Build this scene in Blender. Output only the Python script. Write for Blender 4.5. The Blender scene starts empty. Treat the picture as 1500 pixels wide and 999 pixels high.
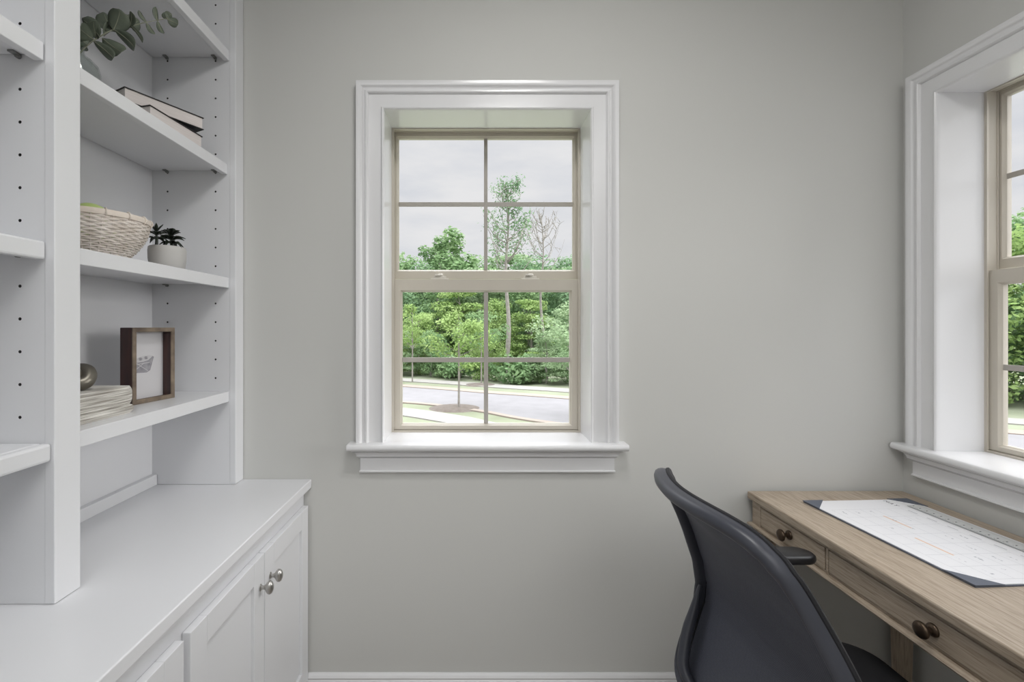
import bpy, bmesh, math, random
import numpy as np
from mathutils import Vector, Matrix
PI = math.pi
C = bpy.context.scene.collection
SC = bpy.context.scene

# ------------------------------------------------------------------ camera, sky, light
EYE = 1.32
cam_d = bpy.data.cameras.new('camera'); cam = bpy.data.objects.new('camera', cam_d); C.objects.link(cam)
cam.location = (0, 0, EYE); cam.rotation_euler = (PI/2, 0, 0)
cam_d.sensor_width = 36; cam_d.lens = 684*36/1500
cam_d.shift_x = 57/1500; cam_d.shift_y = -21.5/1500
cam_d.clip_start = 0.02; cam_d.clip_end = 500
SC.camera = cam
SC.view_settings.view_transform = 'Standard'; SC.view_settings.look = 'None'
SC.view_settings.exposure = 0.0; SC.view_settings.gamma = 1.0; SC.view_settings.use_curve_mapping = False

world = bpy.data.worlds.new('overcast_sky'); SC.world = world; world.use_nodes = True
nt = world.node_tree; nt.nodes.clear()
def nn(t, tp, **kw):
    n = t.nodes.new(tp)
    for k, v in kw.items():
        if k in n.inputs: n.inputs[k].default_value = v
        else: setattr(n, k, v)
    return n
tc = nn(nt, 'ShaderNodeTexCoord')
mp = nn(nt, 'ShaderNodeMapping'); mp.inputs['Scale'].default_value = (3.0, 3.0, 11.0)
nz = nn(nt, 'ShaderNodeTexNoise'); nz.inputs['Scale'].default_value = 1.6; nz.inputs['Detail'].default_value = 6; nz.inputs['Roughness'].default_value = .55
cr = nn(nt, 'ShaderNodeValToRGB')
cr.color_ramp.elements[0].position = .33; cr.color_ramp.elements[0].color = (.69, .71, .755, 1)
cr.color_ramp.elements[1].position = .66; cr.color_ramp.elements[1].color = (.82, .82, .83, 1)
sp = nn(nt, 'ShaderNodeSeparateXYZ')
grad = nn(nt, 'ShaderNodeMapRange'); grad.inputs['From Min'].default_value = .42; grad.inputs['From Max'].default_value = 1.0
grad.inputs['To Min'].default_value = 1.0; grad.inputs['To Max'].default_value = 10.5
mul = nn(nt, 'ShaderNodeVectorMath', operation='SCALE')
bg = nn(nt, 'ShaderNodeBackground'); bg.inputs['Strength'].default_value = 1.0
wo = nn(nt, 'ShaderNodeOutputWorld')
nt.links.new(tc.outputs['Generated'], mp.inputs['Vector']); nt.links.new(mp.outputs[0], nz.inputs['Vector'])
nt.links.new(nz.outputs['Fac'], cr.inputs[0]); nt.links.new(tc.outputs['Generated'], sp.inputs[0])
nt.links.new(sp.outputs['Z'], grad.inputs['Value']); nt.links.new(cr.outputs[0], mul.inputs[0])
nt.links.new(grad.outputs[0], mul.inputs['Scale']); nt.links.new(mul.outputs[0], bg.inputs['Color'])
nt.links.new(bg.outputs[0], wo.inputs[0])

def lamp(name, typ, loc, energy, color=(1, 1, 1), **kw):
    d = bpy.data.lights.new(name, typ); d.energy = energy; d.color = color
    for k, v in kw.items(): setattr(d, k, v)
    o = bpy.data.objects.new(name, d); C.objects.link(o); o.location = loc
    return o
sun = lamp('hazy_sun', 'SUN', (20, -2, 10), 3.4, (1, .985, .97), angle=math.radians(36))
sun.rotation_euler = Vector((-1, .10, -.30)).to_track_quat('-Z', 'Y').to_euler()
FILL_W = 10.5; FILL_PANEL = 2.9          # strengths of the added ceiling fill lights below

# ------------------------------------------------------------------ materials
def mat(name, col, rough=.5, metal=0, spec=.5, noise=0, nscale=30, bump=0, bscale=200, col2=None, stretch=None, trans=0, coat=0):
    m = bpy.data.materials.new(name); m.use_nodes = True
    t = m.node_tree; b = t.nodes['Principled BSDF']
    b.inputs['Base Color'].default_value = (*col, 1); b.inputs['Roughness'].default_value = rough
    b.inputs['Metallic'].default_value = metal; b.inputs['Specular IOR Level'].default_value = spec
    b.inputs['Coat Weight'].default_value = coat
    tcn = t.nodes.new('ShaderNodeTexCoord'); mpn = t.nodes.new('ShaderNodeMapping')
    t.links.new(tcn.outputs['Object'], mpn.inputs['Vector'])
    if stretch: mpn.inputs['Scale'].default_value = stretch
    if col2 is not None:
        n = t.nodes.new('ShaderNodeTexNoise'); n.inputs['Scale'].default_value = nscale; n.inputs['Detail'].default_value = 5
        t.links.new(mpn.outputs[0], n.inputs['Vector'])
        r = t.nodes.new('ShaderNodeValToRGB')
        r.color_ramp.elements[0].position = .3; r.color_ramp.elements[0].color = (*col, 1)
        r.color_ramp.elements[1].position = .7; r.color_ramp.elements[1].color = (*col2, 1)
        t.links.new(n.outputs['Fac'], r.inputs[0]); t.links.new(r.outputs[0], b.inputs['Base Color'])
    if bump:
        n2 = t.nodes.new('ShaderNodeTexNoise'); n2.inputs['Scale'].default_value = bscale; n2.inputs['Detail'].default_value = 3
        t.links.new(mpn.outputs[0], n2.inputs['Vector'])
        bn = t.nodes.new('ShaderNodeBump'); bn.inputs['Strength'].default_value = bump; bn.inputs['Distance'].default_value = .002
        t.links.new(n2.outputs['Fac'], bn.inputs['Height']); t.links.new(bn.outputs[0], b.inputs['Normal'])
    return m

def wood(name, c1, c2, c3, axis, rough=.5):
    """straight open grain running along one axis"""
    m = bpy.data.materials.new(name); m.use_nodes = True
    t = m.node_tree; b = t.nodes['Principled BSDF']; b.inputs['Roughness'].default_value = rough
    tcn = t.nodes.new('ShaderNodeTexCoord'); mpn = t.nodes.new('ShaderNodeMapping')
    s = [1, 1, 1]; s[axis] = .045
    mpn.inputs['Scale'].default_value = s; t.links.new(tcn.outputs['Object'], mpn.inputs['Vector'])
    n = t.nodes.new('ShaderNodeTexNoise'); n.inputs['Scale'].default_value = 170; n.inputs['Detail'].default_value = 8; n.inputs['Roughness'].default_value = .65
    n2 = t.nodes.new('ShaderNodeTexNoise'); n2.inputs['Scale'].default_value = 380; n2.inputs['Detail'].default_value = 3
    for q in (n, n2): t.links.new(mpn.outputs[0], q.inputs['Vector'])
    r = t.nodes.new('ShaderNodeValToRGB'); e = r.color_ramp.elements
    e[0].position = .3; e[0].color = (*c1, 1); e[1].position = .72; e[1].color = (*c3, 1)
    k = e.new(.5); k.color = (*c2, 1)
    r2 = t.nodes.new('ShaderNodeValToRGB'); e = r2.color_ramp.elements
    e[0].position = .36; e[0].color = (.66, .62, .58, 1); e[1].position = .48; e[1].color = (1, 1, 1, 1)
    mx = t.nodes.new('ShaderNodeMixRGB'); mx.blend_type = 'MULTIPLY'; mx.inputs[0].default_value = .8
    t.links.new(n.outputs['Fac'], r.inputs[0]); t.links.new(n2.outputs['Fac'], r2.inputs[0])
    t.links.new(r.outputs[0], mx.inputs[1]); t.links.new(r2.outputs[0], mx.inputs[2]); t.links.new(mx.outputs[0], b.inputs['Base Color'])
    bn = t.nodes.new('ShaderNodeBump'); bn.inputs['Strength'].default_value = .18; bn.inputs['Distance'].default_value = .001
    t.links.new(n2.outputs['Fac'], bn.inputs['Height']); t.links.new(bn.outputs[0], b.inputs['Normal'])
    return m

def leafmat(name, c1, c2, nscale=.6, tr=.35):
    m = bpy.data.materials.new(name); m.use_nodes = True
    t = m.node_tree; t.nodes.clear()
    tcn = t.nodes.new('ShaderNodeTexCoord'); n = t.nodes.new('ShaderNodeTexNoise'); n.inputs['Scale'].default_value = nscale; n.inputs['Detail'].default_value = 4
    t.links.new(tcn.outputs['Object'], n.inputs['Vector'])
    r = t.nodes.new('ShaderNodeValToRGB'); r.color_ramp.elements[0].position = .35; r.color_ramp.elements[0].color = (*c1, 1)
    r.color_ramp.elements[1].position = .68; r.color_ramp.elements[1].color = (*c2, 1)
    t.links.new(n.outputs['Fac'], r.inputs[0])
    d = t.nodes.new('ShaderNodeBsdfDiffuse'); tl = t.nodes.new('ShaderNodeBsdfTranslucent'); mx = t.nodes.new('ShaderNodeMixShader'); mx.inputs[0].default_value = tr
    o = t.nodes.new('ShaderNodeOutputMaterial')
    t.links.new(r.outputs[0], d.inputs[0]); t.links.new(r.outputs[0], tl.inputs[0])
    t.links.new(d.outputs[0], mx.inputs[1]); t.links.new(tl.outputs[0], mx.inputs[2]); t.links.new(mx.outputs[0], o.inputs[0])
    return m

def glassmat(name, tint=(.97, .985, .975), refl=.07):
    m = bpy.data.materials.new(name); m.use_nodes = True
    t = m.node_tree; t.nodes.clear()
    tr = t.nodes.new('ShaderNodeBsdfTransparent'); tr.inputs[0].default_value = (*tint, 1)
    gl = t.nodes.new('ShaderNodeBsdfGlossy'); gl.inputs['Roughness'].default_value = .02
    lw = t.nodes.new('ShaderNodeLayerWeight'); lw.inputs['Blend'].default_value = .5
    pw = t.nodes.new('ShaderNodeMath'); pw.operation = 'POWER'; pw.inputs[1].default_value = 4.0
    fr = t.nodes.new('ShaderNodeMapRange'); fr.inputs['To Min'].default_value = refl*.45; fr.inputs['To Max'].default_value = .7
    t.links.new(lw.outputs['Facing'], pw.inputs[0]); t.links.new(pw.outputs[0], fr.inputs['Value'])
    mx = t.nodes.new('ShaderNodeMixShader'); o = t.nodes.new('ShaderNodeOutputMaterial')
    t.links.new(fr.outputs[0], mx.inputs[0]); t.links.new(tr.outputs[0], mx.inputs[1]); t.links.new(gl.outputs[0], mx.inputs[2]); t.links.new(mx.outputs[0], o.inputs[0])
    return m

M = {}
M['wall'] = mat('greige_wall_paint', (.60, .60, .58), .75, spec=.25, bump=.03, bscale=350)
M['ceiling'] = mat('flat_white_ceiling', (.8, .8, .79), .9)
M['floor'] = wood('oak_floor', (.33, .30, .27), (.42, .385, .35), (.48, .445, .41), 1, .5)
M['trim'] = mat('white_trim_paint', (.76, .76, .77), .2, bump=.02, bscale=60)
M['cab'] = mat('white_cabinet_paint', (.755, .76, .78), .3, bump=.03, bscale=90)
M['hole'] = mat('drilled_hole', (.05, .05, .05), .9)
M['vinyl'] = mat('tan_window_vinyl', (.55, .51, .44), .45)
M['grille'] = mat('grey_tan_grille', (.40, .375, .34), .45)
M['lock'] = mat('cream_sash_lock', (.68, .65, .58), .4)
M['glass'] = glassmat('window_glass', (.985, .985, .985), 0)
M['bottle'] = glassmat('clear_bottle_glass', (.93, .95, .94))
M['nickel'] = mat('brushed_nickel', (.50, .49, .47), .3, metal=1)
M['pin'] = mat('steel_shelf_pin', (.28, .28, .27), .4, metal=.8)
M['desk_y'] = wood('grey_washed_oak', (.335, .265, .195), (.425, .348, .268), (.515, .438, .352), 1, .45)
M['desk_x'] = wood('grey_washed_oak_cross', (.335, .265, .195), (.425, .348, .268), (.515, .438, .352), 0, .45)
M['desk_z'] = wood('grey_washed_oak_upright', (.335, .265, .195), (.425, .348, .268), (.515, .438, .352), 2, .45)
M['bronze'] = mat('aged_bronze', (.085, .06, .042), .38, metal=.85)
M['shell'] = mat('charcoal_plastic', (.048, .051, .066), .38, bump=.05, bscale=500)
M['black'] = mat('black_padding', (.012, .012, .015), .8, bump=.3, bscale=600)
M['blackpl'] = mat('black_plastic', (.012, .012, .014), .35)
def meshmat():
    m = mat('slate_mesh_weave', (.045, .048, .062), .62)
    t = m.node_tree; b = t.nodes['Principled BSDF']
    tcn = t.nodes.new('ShaderNodeTexCoord'); w = t.nodes.new('ShaderNodeTexBrick')
    mp = t.nodes.new('ShaderNodeMapping'); mp.inputs['Rotation'].default_value = (0, PI/2, 0); mp.inputs['Scale'].default_value = (1, 1, 1)
    sx = t.nodes.new('ShaderNodeSeparateXYZ'); cx = t.nodes.new('ShaderNodeCombineXYZ')
    t.links.new(tcn.outputs['Object'], sx.inputs[0]); t.links.new(sx.outputs['Y'], cx.inputs['X']); t.links.new(sx.outputs['Z'], cx.inputs['Y'])
    w.inputs['Scale'].default_value = 60; w.inputs['Brick Width'].default_value = .2; w.inputs['Row Height'].default_value = .12; w.inputs['Mortar Size'].default_value = .02
    w.inputs['Color1'].default_value = (.105, .112, .145, 1); w.inputs['Color2'].default_value = (.094, .100, .130, 1); w.inputs['Mortar'].default_value = (.030, .032, .043, 1)
    t.links.new(cx.outputs[0], w.inputs['Vector']); t.links.new(w.outputs['Color'], b.inputs['Base Color'])
    return m
M['mesh'] = meshmat()
M['paper'] = mat('white_paper', (.80, .80, .82), .7)
M['ink'] = mat('grey_ink', (.45, .46, .49), .8)
M['darkink'] = mat('dark_ink', (.10, .10, .12), .8)
M['orange'] = mat('peach_marker', (.80, .56, .40), .8)
M['padcorner'] = mat('slate_leatherette', (.10, .115, .15), .5, bump=.1, bscale=700)
M['ruler'] = mat('frosted_ruler', (.62, .63, .63), .3)
M['cover'] = mat('black_book_cover', (.012, .010, .010), .6)
M['pages'] = mat('cream_pages', (.60, .55, .53), .85, col2=(.74, .69, .67), nscale=14, stretch=(1, 1, 40))
M['deckle'] = mat('rough_cut_pages', (.27, .245, .21), .9, col2=(.86, .84, .79), nscale=8, stretch=(1, 1, 40), bump=.4, bscale=40)
M['knot'] = mat('pewter', (.20, .185, .155), .38, metal=.8)
M['mahog'] = mat('dark_mahogany', (.020, .006, .007), .35, col2=(.055, .014, .010), nscale=10, stretch=(6, 6, 1))
M['gilt'] = mat('worn_bronze_wood', (.10, .07, .05), .5, col2=(.27, .215, .155), nscale=25)
M['matboard'] = mat('pale_mat_board', (.70, .69, .71), .8)
M['sk_d'] = mat('pencil_grey', (.27, .26, .29), .9, col2=(.42, .41, .44), nscale=60)
M['sk_l'] = mat('pencil_light', (.62, .61, .63), .9)
M['basket'] = mat('pale_willow', (.60, .53, .47), .75, col2=(.80, .74, .69), nscale=40)
M['rim'] = mat('pale_willow_rim', (.66, .57, .49), .7, col2=(.76, .69, .62), nscale=30)
M['apple'] = mat('green_apple', (.42, .55, .17), .35, col2=(.55, .66, .28), nscale=12)
M['stem'] = mat('brown_twig', (.12, .07, .04), .8)
M['pot'] = mat('white_ceramic', (.50, .49, .475), .5)
M['soil'] = mat('dark_soil', (.03, .022, .017), .95)
M['succ'] = mat('dark_succulent', (.010, .014, .010), .4, col2=(.022, .032, .020), nscale=40)
M['euc'] = mat('eucalyptus_leaf', (.085, .105, .075), .55, col2=(.15, .175, .13), nscale=25)
M['vein'] = mat('eucalyptus_stem', (.25, .26, .19), .6)
M['lampw'] = mat('white_lamp_metal', (.8, .8, .8), .4)
M['grass'] = leafmat('lawn_grass', (.19, .21, .145), (.245, .265, .195), .5, 0)
M['asphalt'] = mat('pale_asphalt', (.19, .186, .192), .9, col2=(.215, .21, .217), nscale=1.5)
M['concrete'] = mat('pale_concrete', (.29, .28, .26), .9)
M['curb'] = mat('sandy_curb', (.275, .235, .20), .9)
M['mulch'] = mat('brown_mulch', (.11, .09, .075), .95, col2=(.15, .13, .115), nscale=5)
M['bark'] = mat('grey_bark', (.23, .21, .19), .9, col2=(.33, .31, .28), nscale=6)
M['lf_bright'] = leafmat('yellow_green_leaves', (.24, .36, .12), (.36, .47, .20))
M['lf_mid'] = leafmat('mid_green_leaves', (.19, .31, .15), (.29, .41, .21))
M['lf_dark'] = leafmat('deep_green_leaves', (.16, .27, .15), (.25, .36, .21))
M['lf_pale'] = leafmat('pale_green_leaves', (.25, .36, .20), (.36, .46, .28))
def emat(name, col, s):
    m = bpy.data.materials.new(name); m.use_nodes = True; t = m.node_tree; t.nodes.clear()
    e = t.nodes.new('ShaderNodeEmission'); e.inputs[0].default_value = (*col, 1); e.inputs[1].default_value = s
    o = t.nodes.new('ShaderNodeOutputMaterial'); t.links.new(e.outputs[0], o.inputs[0]); return m

# ------------------------------------------------------------------ mesh helpers
class MB:
    def __init__(s): s.v = []; s.f = []; s.m = []
    def add(s, vs, fs, mi=0):
        b = len(s.v); s.v += [tuple(map(float, p)) for p in vs]
        s.f += [tuple(i+b for i in f) for f in fs]; s.m += [mi]*len(fs); return s
    def box(s, x0, x1, y0, y1, z0, z1, mi=0):
        return s.add([(x0,y0,z0),(x1,y0,z0),(x1,y1,z0),(x0,y1,z0),(x0,y0,z1),(x1,y0,z1),(x1,y1,z1),(x0,y1,z1)],
                     [(3,2,1,0),(4,5,6,7),(0,1,5,4),(1,2,6,5),(2,3,7,6),(3,0,4,7)], mi)
    def rings(s, rings, closed=False, caps=True, mi=0):
        n = len(rings[0]); k = len(rings); vs = [p for r in rings for p in r]; fs = []
        for i in range(k if closed else k-1):
            a = i*n; b = ((i+1) % k)*n
            for j in range(n): fs.append((a+j, a+(j+1) % n, b+(j+1) % n, b+j))
        if caps and not closed: fs.append(tuple(range(n))[::-1]); fs.append(tuple((k-1)*n+j for j in range(n)))
        return s.add(vs, fs, mi)
    def sheet(s, rows, mi=0):
        n = len(rows[0]); vs = [p for r in rows for p in r]; fs = []
        for i in range(len(rows)-1):
            for j in range(n-1): fs.append((i*n+j, i*n+j+1, (i+1)*n+j+1, (i+1)*n+j))
        return s.add(vs, fs, mi)
    def tube(s, pts, r, n=8, closed=False, flat=1.0, mi=0):
        P = [Vector(p) for p in pts]; k = len(P)
        R = r if isinstance(r, (list, tuple)) else [r]*k
        up = None; rings = []
        for i in range(k):
            if closed: t = (P[(i+1) % k]-P[i-1])
            else: t = P[min(i+1, k-1)]-P[max(i-1, 0)]
            t.normalize()
            if up is None:
                up = Vector((0,0,1)) if abs(t.z) < .9 else Vector((1,0,0))
            a = t.cross(up)
            if a.length < 1e-6: a = t.orthogonal()
            a.normalize(); b = a.cross(t).normalized(); up = b
            rings.append([P[i]+a*R[i]*math.cos(2*PI*j/n)+b*R[i]*flat*math.sin(2*PI*j/n) for j in range(n)])
        return s.rings(rings, closed, not closed, mi)
    def lathe(s, prof, n=24, c=(0,0,0), sx=1, sy=1, mi=0, caps=True):
        return s.rings([[(c[0]+r*sx*math.cos(2*PI*j/n), c[1]+r*sy*math.sin(2*PI*j/n), c[2]+z) for j in range(n)] for r, z in prof], False, caps, mi)
    def prism(s, poly, z0, z1, mi=0):
        n = len(poly)
        return s.rings([[(p[0], p[1], z0) for p in poly], [(p[0], p[1], z1) for p in poly]], False, True, mi)
    def xf(s, fn): s.v = [tuple(fn(Vector(p))) for p in s.v]; return s

OFF = {}
def build(name, mb, mats, parent=None, local=False, smooth=False, bevel=0, seg=2, solid=0, sub=0):
    off = OFF.get(parent.name, Vector((0,0,0))) if (parent is not None and not local) else Vector((0,0,0))
    me = bpy.data.meshes.new(name)
    me.from_pydata([(p[0]-off.x, p[1]-off.y, p[2]-off.z) for p in mb.v], [], mb.f)
    if not isinstance(mats, (list, tuple)): mats = [mats]
    for m in mats: me.materials.append(m)
    if len(mats) > 1: me.polygons.foreach_set('material_index', mb.m)
    bm = bmesh.new(); bm.from_mesh(me); bmesh.ops.recalc_face_normals(bm, faces=bm.faces); bm.to_mesh(me); bm.free()
    if smooth:
        me.polygons.foreach_set('use_smooth', [True]*len(me.polygons))
        try: me.set_sharp_from_angle(angle=math.radians(42))
        except Exception: pass
    o = bpy.data.objects.new(name, me); C.objects.link(o)
    if parent is not None: o.parent = parent
    OFF[o.name] = off
    if solid:
        md = o.modifiers.new('thickness', 'SOLIDIFY'); md.thickness = solid; md.offset = 0
    if sub:
        md = o.modifiers.new('smooth', 'SUBSURF'); md.levels = sub; md.render_levels = sub
    if bevel:
        md = o.modifiers.new('edge', 'BEVEL'); md.width = bevel; md.segments = seg; md.limit_method = 'ANGLE'; md.angle_limit = math.radians(40)
        md.harden_normals = False
    return o
def tag(o, label, cat=None, group=None, kind=None):
    o['label'] = label
    if cat: o['category'] = cat
    if group: o['group'] = group
    if kind: o['kind'] = kind
    return o
def thing(name, label, cat, loc=(0,0,0), rz=0, group=None, kind=None):
    o = bpy.data.objects.new(name, None); C.objects.link(o); o.location = loc; o.rotation_euler = (0,0,rz)
    o.empty_display_size = .05
    OFF[o.name] = Vector(loc)
    return tag(o, label, cat, group, kind)
def structure(name, mb, m, label, cat, **kw):
    return tag(build(name, mb, m, **kw), label, cat, kind='structure')
def copy_tree(o, parent=None):
    c = o.copy(); C.objects.link(c)
    if parent is not None: c.parent = parent
    for ch in list(o.children): copy_tree(ch, c)
    return c
def catmull(pts, n=8, closed=False):
    P = [np.array(p, float) for p in pts]; k = len(P); out = []
    for i in range(k if closed else k-1):
        if closed: a, b, c, d = P[i-1], P[i], P[(i+1) % k], P[(i+2) % k]
        else: a, b, c, d = P[max(i-1,0)], P[i], P[i+1], P[min(i+2,k-1)]
        for j in range(n):
            t = j/n
            out.append(tuple(.5*((2*b)+(c-a)*t+(2*a-5*b+4*c-d)*t*t+(3*b-a-3*c+d)*t**3)))
    if not closed: out.append(tuple(P[-1]))
    return out

# ------------------------------------------------------------------ the room
XL, XR, YF, YB, ZC = -1.075, 1.474, 1.6, -2.8, 2.74
WT = .25
W1C, W2C = .0485, 1.12             # window centres along far and right wall
HW, ZS, ZT = .351, .926, 2.057     # half opening, stool top, head
oh = .42
b = MB()
b.box(XL-WT, W1C-oh, YF, YF+WT, 0, ZC).box(W1C+oh, XR+WT, YF, YF+WT, 0, ZC)
b.box(W1C-oh, W1C+oh, YF, YF+WT, 0, ZS-.05).box(W1C-oh, W1C+oh, YF, YF+WT, ZT+.065, ZC)
structure('wall_far', b, M['wall'], 'light greige painted wall around the middle window', 'wall')
b = MB()
b.box(XR, XR+WT, YB, W2C-oh, 0, ZC).box(XR, XR+WT, W2C+oh, YF, 0, ZC)
b.box(XR, XR+WT, W2C-oh, W2C+oh, 0, ZS-.05).box(XR, XR+WT, W2C-oh, W2C+oh, ZT+.065, ZC)
structure('wall_right', b, M['wall'], 'light greige painted wall behind the desk with the right window', 'wall')
structure('wall_left', MB().box(XL-WT, XL, YB, YF, 0, ZC), M['wall'], 'light greige painted wall behind the white built-in shelves', 'wall')
structure('wall_back', MB().box(XL-WT, XR+WT, YB-WT, YB, 0, ZC), M['wall'], 'light greige painted wall behind the viewer', 'wall')
structure('floor', MB().box(XL-WT, XR+WT, YB-WT, YF+WT, -.12, 0), M['floor'], 'brown wooden floor of the study', 'floor')
structure('ceiling', MB().box(XL-WT, XR+WT, YB-WT, YF+WT, ZC, ZC+.15), M['ceiling'], 'flat white ceiling of the study', 'ceiling')
def baseb(h=.135):
    return [(0,0),(.014,0),(.014,h-.022),(.011,h-.018),(.013,h-.012),(.009,h-.005),(.004,h),(0,h)]
b = MB().rings([[(x, YF-d, z) for d, z in baseb()] for x in (-.58, XR)])
structure('baseboard_far', b, M['trim'], 'white moulded baseboard along the foot of the wall under the middle window', 'baseboard')
b = MB().rings([[(XR-d, y, z) for d, z in baseb()] for y in (YB, YF-.014)])
structure('baseboard_right', b, M['trim'], 'white moulded baseboard along the foot of the wall under the desk', 'baseboard')

# ------------------------------------------------------------------ windows (local: x along wall, y outwards, z up)
def sash(mb, x0, x1, z0, z1, y0, y1, st, top, bot):
    # profiled ring: chamfer toward the glass
    def ring(ix, it, ib, y): return [(x0+ix, y, z0+ib), (x1-ix, y, z0+ib), (x1-ix, y, z1-it), (x0+ix, y, z1-it)]
    rr = [ring(0,0,0,y1), ring(0,0,0,y0), ring(st-.006, top-.006, bot-.006, y0), ring(st-.003, top-.003, bot-.003, y0+.006), ring(st, top, bot, y0+.010), ring(st, top, bot, y1)]
    mb.rings(rr, closed=True)
def make_window(name, label, loc, rz):
    w = thing(name, label, 'window', loc, rz, kind='structure')
    kw = dict(parent=w, local=True)
    prof = [(0,0),(0,.012),(.0015,.0165),(.004,.018),(.0075,.017),(.0095,.013),(.0105,.0085),(.013,.008),(.052,.0125),(.0535,.018),(.057,.0215),(.062,.021),(.065,.0155),(.068,.0145),(.072,.016),(.0755,.0215),(.079,.026),(.084,.0275),(.0925,.027),(.0935,.024),(.0935,0)]
    rings = []
    for pt in (0,1,2,3):
        r = []
        for u, d in prof:
            x = -HW-u if pt < 2 else HW+u; z = ZS if pt in (0,3) else ZT+u
            r.append((x, -d, z))
        rings.append(r)
    build('casing', MB().rings(rings), M['trim'], smooth=True, **kw)
    # jamb extension boards
    b = MB().box(-HW-.065, -HW, 0, .136, ZS-.021, ZT+.062).box(HW, HW+.065, 0, .136, ZS-.021, ZT+.062).box(-HW, HW, 0, .136, ZT, ZT+.062)
    build('jamb', b, M['trim'], **kw)
    # stool
    nose = [(0,-.021),(-.050,-.021),(-.0545,-.018),(-.057,-.0125),(-.0565,-.006),(-.053,-.001),(-.050,0),(0,0)]
    b = MB().rings([[(x, y, ZS+z) for y, z in nose] for x in (-.468, .468)])
    b.box(-HW-.002, HW+.002, 0, .140, ZS-.021, ZS)
    build('stool', b, M['trim'], smooth=True, **kw)
    # apron with bed moulding
    pr = [(.0,-.021),(.038,-.021),(.038,-.026),(.032,-.029),(.026,-.035),(.0235,-.042),(.0235,-.046),(.020,-.048),(.017,-.052),(.013,-.054),(.013,-.095),(.016,-.097),(.016,-.101),(.013,-.103),(0,-.103)]
    hw = .4465-.0275
    rr = []
    for k in range(4):
        r = []
        for d, z in pr:
            x = hw+d
            r.append((-x if k < 2 else x, -d if k in (1,2) else 0, ZS+z))
        rr.append(r)
    build('apron', MB().rings(rr), M['trim'], smooth=True, **kw)
    # vinyl frame with track ribs
    F0, F1 = .136, .208
    z0, z1 = ZS-.004, ZT+.004
    fr = MB()
    def ring(o_, bt, y): return [(-HW+o_, y, z0+bt), (HW-o_, y, z0+bt), (HW-o_, y, z1-o_), (-HW+o_, y, z1-o_)]
    fr.rings([ring(-.062,-.04,F1), ring(-.062,-.04,F0+.001), ring(-.004,-.001,F0+.001), ring(-.004,-.001,F0), ring(.008,.010,F0), ring(.008,.010,F0+.006), ring(.003,.011,F0+.008), ring(.003,.011,F0+.036), ring(.006,.011,F0+.036), ring(.006,.011,F0+.040), ring(.001,.012,F0+.042), ring(.001,.012,F1)], closed=True)
    fo = build('frame', fr, M['vinyl'], **kw)
    # upper sash (outer track) and lower sash (inner track)
    zm = 1.505
    u = MB(); sash(u, -HW+.002, HW-.002, zm-.005, z1-.004, F0+.042, F0+.066, .016, .019, .036)
    us = build('upper_sash', u, M['vinyl'], **kw)
    gx0, gx1 = -HW+.018, HW-.018; gz1 = z1-.023
    build('pane', MB().box(gx0-.003, gx1+.003, F0+.056, F0+.060, zm+.028, gz1+.003), M['glass'], us, local=True)
    g = MB(); zc = (zm+.031+gz1)/2
    g.box(-.0068, .0068, F0+.050, F0+.0558, zm+.031, gz1).box(gx0, gx1, F0+.0503, F0+.0557, zc-.0085, zc+.0085)
    build('grille', g, M['grille'], us, local=True, bevel=.0015)
    l = MB(); sash(l, -HW+.005, HW-.005, z0+.013, zm-.010, F0+.009, F0+.034, .031, .046, .020)
    ls = build('lower_sash', l, M['vinyl'], **kw)
    gx0, gx1 = -HW+.036, HW-.036; gz0, gz1 = z0+.033, zm-.056
    build('pane', MB().box(gx0-.003, gx1+.003, F0+.024, F0+.028, gz0-.003, gz1+.003), M['glass'], ls, local=True)
    g = MB(); zc = (gz0+gz1)/2-.008
    g.box(-.0080, .0080, F0+.018, F0+.0238, gz0, gz1).box(gx0, gx1, F0+.0183, F0+.0237, zc-.009, zc+.009)
    build('grille', g, M['grille'], ls, local=True, bevel=.0015)
    for sx in (-.174, .166):
        q = MB().box(sx-.034, sx+.034, F0+.014, F0+.038, zm-.0102, zm-.004).box(sx-.022, sx+.024, F0+.018, F0+.034, zm-.0045, zm+.004)
        q.lathe([(.011,.003),(.011,.010),(.007,.013)], 14, (sx+.003, F0+.026, zm))
        q.box(sx-.018, sx+.004, F0+.008, F0+.026, zm+.004, zm+.010)
        build('sash_lock', q, M['lock'], ls, local=True, bevel=.0015)
    # exterior reveal
    return w
make_window('window_1', 'double-hung tan window with white casing in the middle of the facing wall', (W1C, YF, 0), 0)
make_window('window_2', 'double-hung tan window with white casing above the desk on the right wall', (XR, W2C, 0), -PI/2)

# ------------------------------------------------------------------ unseen ceiling fill lights, added to brighten the room
t = thing('ceiling_light', 'round flush ceiling lamp nearer the window wall', 'lamp', (.2, .55, ZC))  # out-of-view light added as interior fill
build('lamp_base', MB().lathe([(.24,-.002),(.24,-.03),(.232,-.035),(.05,-.035),(.05,-.002)], 40, (.2, .55, ZC)), M['lampw'], t, smooth=True)
build('diffuser', MB().lathe([(.228,-.036),(.222,-.05),(.18,-.062),(.1,-.068),(.004,-.069)], 40, (.2, .55, ZC)), emat('lit_opal_glass', (1, .98, .95), 2.0), t, smooth=True)
lo = lamp('lamp_glow', 'AREA', (0, 0, -.08), FILL_W, (1, .99, .975), shape='DISK', size=.46); lo.parent = t
t = thing('ceiling_light', 'large square ceiling panel lamp at the back of the study', 'lamp', (.25, -1.5, ZC))  # glowing panel added behind the camera to lift the room's brightness
q = MB(); px0, px1, py0, py1 = -.75, 1.4, -2.7, -.35
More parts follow.
